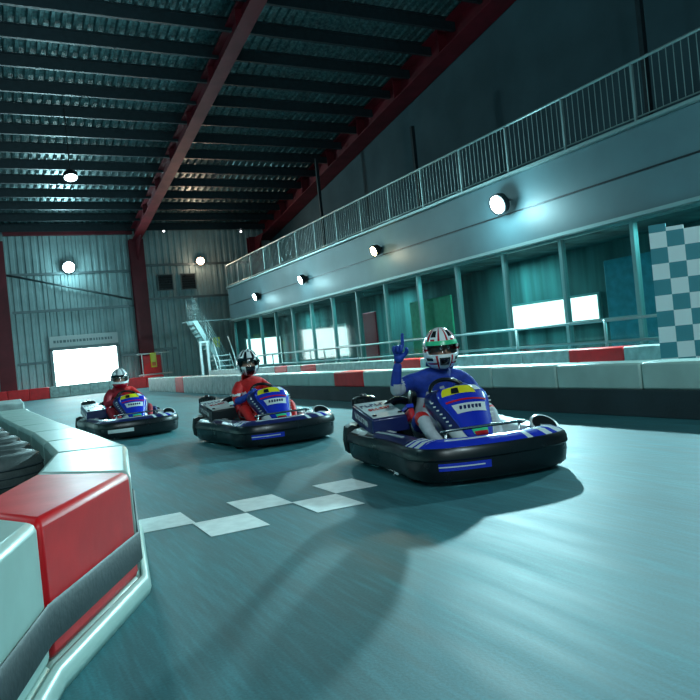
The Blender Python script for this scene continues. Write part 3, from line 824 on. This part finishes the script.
    def patch(t0,t1,a0,a1,m,nm,off=.012,n=6,bend=0):
        bm=B(); g=[]
        for i in range(n+1):
            row=[]
            for k in range(n+1):
                a=a0+(a1-a0)*k/n; t=t0+(t1-t0)*i/n - bend*(a*a)
                row.append(bm.verts.new(fp(t,a,off)))
            g.append(row)
        for i in range(n):
            for k in range(n): bm.faces.new((g[i][k],g[i][k+1],g[i+1][k+1],g[i+1][k]))
        return link(nm,bm,m,F,smooth=True)
    patch(.87,1.01,-.85,.5,M['yellow'],'yellow_top',bend=.05)
    patch(.90,1.0,.5,.85,M['kwhite'],'top_mark',off=.018)
    patch(.87,.97,-.5,-.2,M['black'],'top_mark',off=.018)
    patch(.735,.765,-.85,.85,M['kred'],'red_line',off=.015,bend=.05)
    patch(.52,.68,-.72,.78,M['kwhite'],'white_badge',off=.014,bend=.03)
    bm=B(); 
    for j in range(6):
        c=fp(.60,-.45+.18*j,.02); box(bm,c,(.018,.008,.028))
    link('badge_lettering',bm,M['navy'],F)
    patch(.12,.22,-.55,.55,M['green'],'green_label',off=.014)
    patch(.07,.16,-.5,.5,M['kred'],'red_label',off=.017)
    bm=B(); tube(bm,[(0,-.5,.10),(0,-.12,.48)],.014,10); link('steering_column',bm,M['steel'],K,smooth=True)
    # steering wheel
    SW=empty('steering_wheel',(0,-.125,.565),parent=K); SW.rotation_euler=(math.radians(48),0,0)
    bm=B(); tube(bm,[(.155*math.cos(2*PI*k/28),.135*math.sin(2*PI*k/28),0) for k in range(28)],.017,10,closed=True); link('rim',bm,M['black'],SW,smooth=True)
    bm=B()
    for a_ in (0,PI,-PI/2): box(bm,(.075*math.cos(a_),.065*math.sin(a_),-.01),(.15 if a_!=-PI/2 else .03,.03 if a_!=-PI/2 else .13,.008))
    lathe(bm,[(.035,-.03),(.035,0),(.001,.002)],(0,0,0),'Z',16); link('spokes',bm,M['dark'],SW)
    return K

# ------------------------------------------------------------------ driver
def helmet_surface(az,el,s=1.0,off=0.):
    x=math.cos(el)*math.sin(az); y=-math.cos(el)*math.cos(az); z=math.sin(el)
    X=x*.128; Y=y*.155; Z=z*.162
    fr=max(0,-y)
    chin=math.exp(-((math.degrees(el)+28)/22)**2)*fr**2*.035
    Y-=chin
    if Z<-.125: Z=-.125+(Z+.125)*.5
    v=Vector((X,Y,Z)); 
    return v*(s*(1+off))
def pat1(az,el):
    a=abs(math.degrees(az)); e=math.degrees(el)
    if e>20:
        if a<13: return 0
        if a<20 : return 1
        if 27<a<48 and 36<e<58: return 2
        if 52<a<62 and 24<e<62: return 1
        if 30<a<50 and 24<e<32: return 1
        if 75<a<88: return 1
        if 100<a<125 and 30<e<60: return 2
        return 0
    if e<-8:
        if a<20 and -40<e<-16: return 2
        if 22<a<30 and e<-12: return 1
        if 40<a<70 and -26<e<-16: return 2
        if 30<a<80 and -38<e<-31: return 1
        return 0
    if a>64:
        if -4<e<4: return 1
        if 80<a<120 and 4<e<14: return 2
    return 0
def pat2(az,el):
    a=abs(math.degrees(az)); e=math.degrees(el)
    if e>22:
        if a<10 and e>55: return 3
        if 14<a<34 and 26<e<60: return 2
        if 44<a<60 and e>30: return 2
        if e>76: return 2
        if 70<a<90: return 3
        return 0
    if e<-6:
        if a<26: return 2
        if 34<a<50 and e<-20: return 3
        if 50<a<62: return 2
        return 0 if a<90 else 2
    if a>70: return 2 if (int(a/14)%2) else 3
    return 2
def pat3(az,el):
    a=abs(math.degrees(az)); e=math.degrees(el)
    if e>22: return 3 if (18<a<40 or e>70) else 0
    if e<-10: return 1 if (a<75 and e<-20) else 0
    return 0
def make_helmet(parent,c,s,pat,film,rot):
    H=empty('helmet',c,parent=parent); H.rotation_euler=rot
    NA,NE=96,56; e0,e1=-68,90
    def build(cond,off,matf):
        bm=B(); vs={}
        def v(i,j):
            i%=NA
            if (i,j) not in vs: vs[(i,j)]=bm.verts.new(helmet_surface(2*PI*i/NA-PI,math.radians(e0+(e1-e0)*j/NE),s,off))
            return vs[(i,j)]
        for i in range(NA):
            az=2*PI*(i+.5)/NA-PI
            for j in range(NE):
                el=math.radians(e0+(e1-e0)*(j+.5)/NE)
                if cond(az,el):
                    if j==NE-1:
                        fc=bm.faces.new((v(i,j),v(i+1,j),v(0,NE)))
                    else: fc=bm.faces.new((v(i,j),v(i+1,j),v(i+1,j+1),v(i,j+1)))
                    fc.material_index=matf(az,el)
        return bm
    def opening(az,el):
        a=abs(math.degrees(az)); e=math.degrees(el); return a<62-max(0,-e)*.6 and -8<e<19
    bm=build(lambda a,e: not opening(a,e),0,pat)
    o=link('shell',bm,[M['hwhite'],M['hred'],M['hblack'],M['hgrey']],H,smooth=True)
    md=o.modifiers.new('t','SOLIDIFY'); md.thickness=.012; md.offset=-1
    def vis(az,el):
        a=abs(math.degrees(az)); e=math.degrees(el); return a<66 and -9<e<25
    bm=build(vis,.018,lambda a,e: 1 if math.degrees(e)>15 else 0)
    o=link('visor',bm,[M['visor'],film],H,smooth=True)
    for sx in (-1,1):
        bm=B(); lathe(bm,[(.02,0),(.02,.006),(.001,.008)],(0,0,0),'X',14); o=link('visor_pivot',bm,M['hblack'],H)
        p=helmet_surface(sx*math.radians(72),math.radians(6),s,.02); o.location=p
        if sx<0: o.scale=(-1,1,1)
    return H
def make_driver(loc,th,label,suit,raised,pat,film,hs,hrot,head=(0.02,.20,.925)):
    D=empty('person',loc,th); tag(D,label,'person','kart drivers')
    hx,hy,hz=head
    V=[(0,.30,.25),(0,.34,.38),(hx*.5,.33,.52),(hx*.8,.28,.655),(hx,.24,.745),(hx,hy,hz-.03),(hx,hy-.01,hz+.05)]
    R=[(.15,.12),(.14,.105),(.155,.11),(.14,.10),(.085,.085),(.082,.09),(.08,.088)]
    E=[(0,1),(1,2),(2,3),(3,4),(4,5),(5,6)]; lab=['t','t','t','t','n','h','h']
    def chain(root,pts,rs,l):
        p=root
        for q,rr in zip(pts,rs): V.append(q); R.append(rr); E.append((p,len(V)-1)); lab.append(l); p=len(V)-1
        return p
    if raised:
        chain(3,[(-.19,.27,.66),(-.27,.20,.635),(-.37,.09,.60),(-.365,.06,.72),(-.345,.03,.845)],[.075,.064,.052,.046,.034],'ra')
    else:
        chain(3,[(-.17,.25,.66),(-.25,.17,.58),(-.29,.05,.48),(-.23,-.03,.51),(-.175,-.09,.55)],[.075,.062,.052,.045,.034],'ra')
    chain(3,[(hx+.18,.25,.66),(hx+.25,.17,.58),(.30,.05,.48),(.24,-.03,.51),(.18,-.09,.55)],[.075,.062,.052,.045,.034],'la')
    for s in (-1,1):
        chain(0,[(s*.10,.22,.22),(s*.22,.02,.32),(s*(.31 if s>0 else .27),-.17,.405),(s*.27,-.33,.29),(s*.22,-.50,.17)],[.088,.08,.064,.05,.038],'rl' if s<0 else 'll')
    me=skinmesh(V,E,R,2,0)
    segs=[(Vector(V[a]),Vector(V[b]),lab[b]) for a,b in E]
    keys=suit['mats']
    for p in me.polygons:
        c=p.center; best=None
        for a,b,l in segs:
            ab=b-a; t=max(0,min(1,(c-a).dot(ab)/ab.dot(ab))); d=(c-(a+ab*t)).length
            if best is None or d<best[0]: best=(d,l,t)
        p.material_index=suit['fn'](c,best[1],Vector((hx,hy,hz)))
    body=addmesh('body',me,[M[k] for k in keys],D)
    # face details inside the visor
    for s in (-1,1):
        bm=B(); bmesh.ops.create_uvsphere(bm,u_segments=12,v_segments=8,radius=.013); o=link('eye',bm,M['eye'],D,smooth=True); o.location=(hx+s*.032,hy-.095,hz+.012)
        bm=B(); bmesh.ops.create_uvsphere(bm,u_segments=10,v_segments=6,radius=.007); o2=link('iris',bm,M['hblack'],o,smooth=True); o2.location=(0,-.008,0)
        bm=B(); tube(bm,[(-.02,0,-.002),(0,-.004,.004),(.02,0,-.002)],.004,6); o=link('eyebrow',bm,M['boot'],D); o.location=(hx+s*.034,hy-.10,hz+.033)
    bm=B(); tube(bm,[(0,0,.02),(0,-.012,-.01),(0,-.016,-.022),(0,.0,-.03)],[.006,.010,.013,.008],8); o=link('nose',bm,M['skin'],D,smooth=True); o.location=(hx,hy-.10,hz-.0)
    make_helmet(D,(hx,hy-.005,hz),hs,pat,film,hrot)
    # collar
    bm=B(); lathe(bm,[(.075,-.02),(.082,0),(.078,.02),(.065,.022),(.065,-.02)],(0,0,0),'Z',24,closedprof=True); o=link('collar',bm,M[suit['collar']],D,smooth=True); o.location=(hx,.255,.705)
    # boots
    for s in (-1,1):
        m2=skinmesh([(s*.222,-.47,.20),(s*.22,-.515,.13),(s*.215,-.58,.15),(s*.21,-.655,.20),(s*.208,-.69,.235)],[(0,1),(1,2),(2,3),(3,4)],[.046,.05,.042,.036,.026],2,1)
        addmesh('boot',m2,[M['boot']],D)
    # gloves
    def hand(wrist,d,up,side,fingers,name='glove',k=1):
        kk=k
        """d: along palm, up: back of hand normal, side: toward thumb"""
        w=Vector(wrist); d=Vector(d).normalized(); up=Vector(up).normalized(); side=Vector(side).normalized()
        V=[w-d*.03,w+d*.01,w+d*.055]; Rr=[(.034,.034),(.036,.030),(.042,.028)]; Ed=[(0,1),(1,2)]
        for k,(curl) in enumerate(fingers):
            off=(.033-.022*k); L=(.040,.045,.042,.033)[k]
            p=w+d*.085+side*off; i=len(V); V.append(p); Rr.append(.0135); Ed.append((2,i)); ang=0; prev=i
            q=p
            for m in range(3):
                ang+=curl; q=q+(d*math.cos(ang)-up*math.sin(ang))*L*(1,.75,.6)[m]; V.append(q); Rr.append((.0125,.0115,.010)[m]); Ed.append((prev,len(V)-1)); prev=len(V)-1
        i=len(V); V.append(w+d*.03+side*.045-up*.01); Rr.append(.017); Ed.append((1,i))
        V.append(w+d*.058+side*.06-up*.03); Rr.append(.014); Ed.append((i,i+1))
        V.append(w+d*.08+side*.045-up*.048); Rr.append(.011); Ed.append((i+1,i+2))
        V=[w+(Vector(q)-w)*kk for q in V]; Rr=[(x*kk if not isinstance(x,tuple) else tuple(c*kk for c in x)) for x in Rr]
        addmesh(name,skinmesh(V,Ed,Rr,1,1),[M[suit['glove']]],D)
    if raised:
        hand((-.345,.025,.862),(.05,-.05,1),(.15,.95,.05),(1,-.1,0),[.04,1.35,1.4,1.45],k=1.18)
    else:
        hand((-.17,-.095,.555),(.35,-.75,.45),(-.55,-.45,.65),(.35,.55,.75),[1.0,1.05,1.05,1.1])
    hand((.175,-.095,.555),(-.35,-.75,.45),(.55,-.45,.65),(-.35,.55,.75),[1.0,1.05,1.05,1.1])
    return D
def suit1(c,l,h):
    # 0 blue 1 grey 2 red 3 skin
    if l=='h': return 3 if c.z>h.z-.10 else 0
    if l=='n': return 0
    if l=='ra':
        if c.z>.66 and c.x<-.30: return 0
        if c.x<-.27: return 1
        return 0
    if l=='la': return 0 if c.y>.0 else 1
    if l in('rl','ll'):
        if -.22<c.y<-.15: return 2
        if -.15<=c.y<-.02: return 0
        return 1
    if -.15<c.x<-.06 and .55<c.z<.68 and c.y<.28: return 2
    if c.x<-.06 and c.z<.62 and c.y<.3: return 1
    if c.z>.60: return 0
    if abs(abs(c.x-.02)-.095)<.022 and c.z>.36 and c.y<.3: return 2
    if c.z<.33: return 1
    return 1
def suit2(c,l,h):
    if l=='h': return 2 if c.z>h.z-.10 else 0
    if l in('ra','la') and c.y<.03: return 1
    if l in('rl','ll') and abs(c.y+.05)<.012: return 3
    if l=='ra' and abs(c.z-.56)<.012: return 3
    return 0
def suit3(c,l,h):
    if l=='h': return 2 if c.z>h.z-.10 else 0
    if l=='la': return 1
    return 0
K1=make_kart((3.23,4.72,0),math.radians(-11.5),'nearest and leading blue and black kart with white engine cover, beside the start line squares',dict(tray='blue',pod='navy',decal='blue',enside='navy'))
make_driver((3.23,4.72,0),math.radians(-11.5),'driver in blue and light grey suit pointing one finger up, white and red helmet',
  dict(mats=['suitblue','suitgrey','suitred','skin'],fn=suit1,collar='suitblue',glove='glove'),True,pat1,M['green'],1.16,(0.05,0,math.radians(-14)),head=(.095,.19,.905))
K2=make_kart((2.88,8.1,0),math.radians(0),'second blue and black kart, carrying the driver all in bright red',dict(tray='navy',pod='navy',decal='blue',enside='black'))
make_driver((2.88,8.1,0),0,'driver in bright red suit and blue gloves with a black and white helmet',
  dict(mats=['suitred','glove','skin','kwhite'],fn=suit2,collar='suitred',glove='glove'),False,pat2,M['hblack'],1.08,(0.08,0,math.radians(-10)),head=(-.06,.17,.93))
K3=make_kart((1.84,11.4,0),math.radians(2),'rearmost kart, farthest from the camera, dark with blue and yellow front shield',dict(tray='navy',pod='navy',decal='kwhite',enside='navy'))
make_driver((1.84,11.4,0),math.radians(2),'driver in dark wine red suit with a silver white helmet in the rearmost kart',
  dict(mats=['suitwine','suitred','skin','kwhite'],fn=suit3,collar='suitred',glove='boot'),False,pat3,M['hblack'],1.08,(0.08,0,math.radians(-6)),head=(-.03,.18,.86))

# ------------------------------------------------------------------ view
vs=S.view_settings; S.display_settings.display_device='sRGB'
vs.view_transform='Standard'; vs.look='None'; vs.exposure=0.08; vs.gamma=1; vs.use_curve_mapping=False
S.cycles.max_bounces=6; S.cycles.sample_clamp_indirect=4
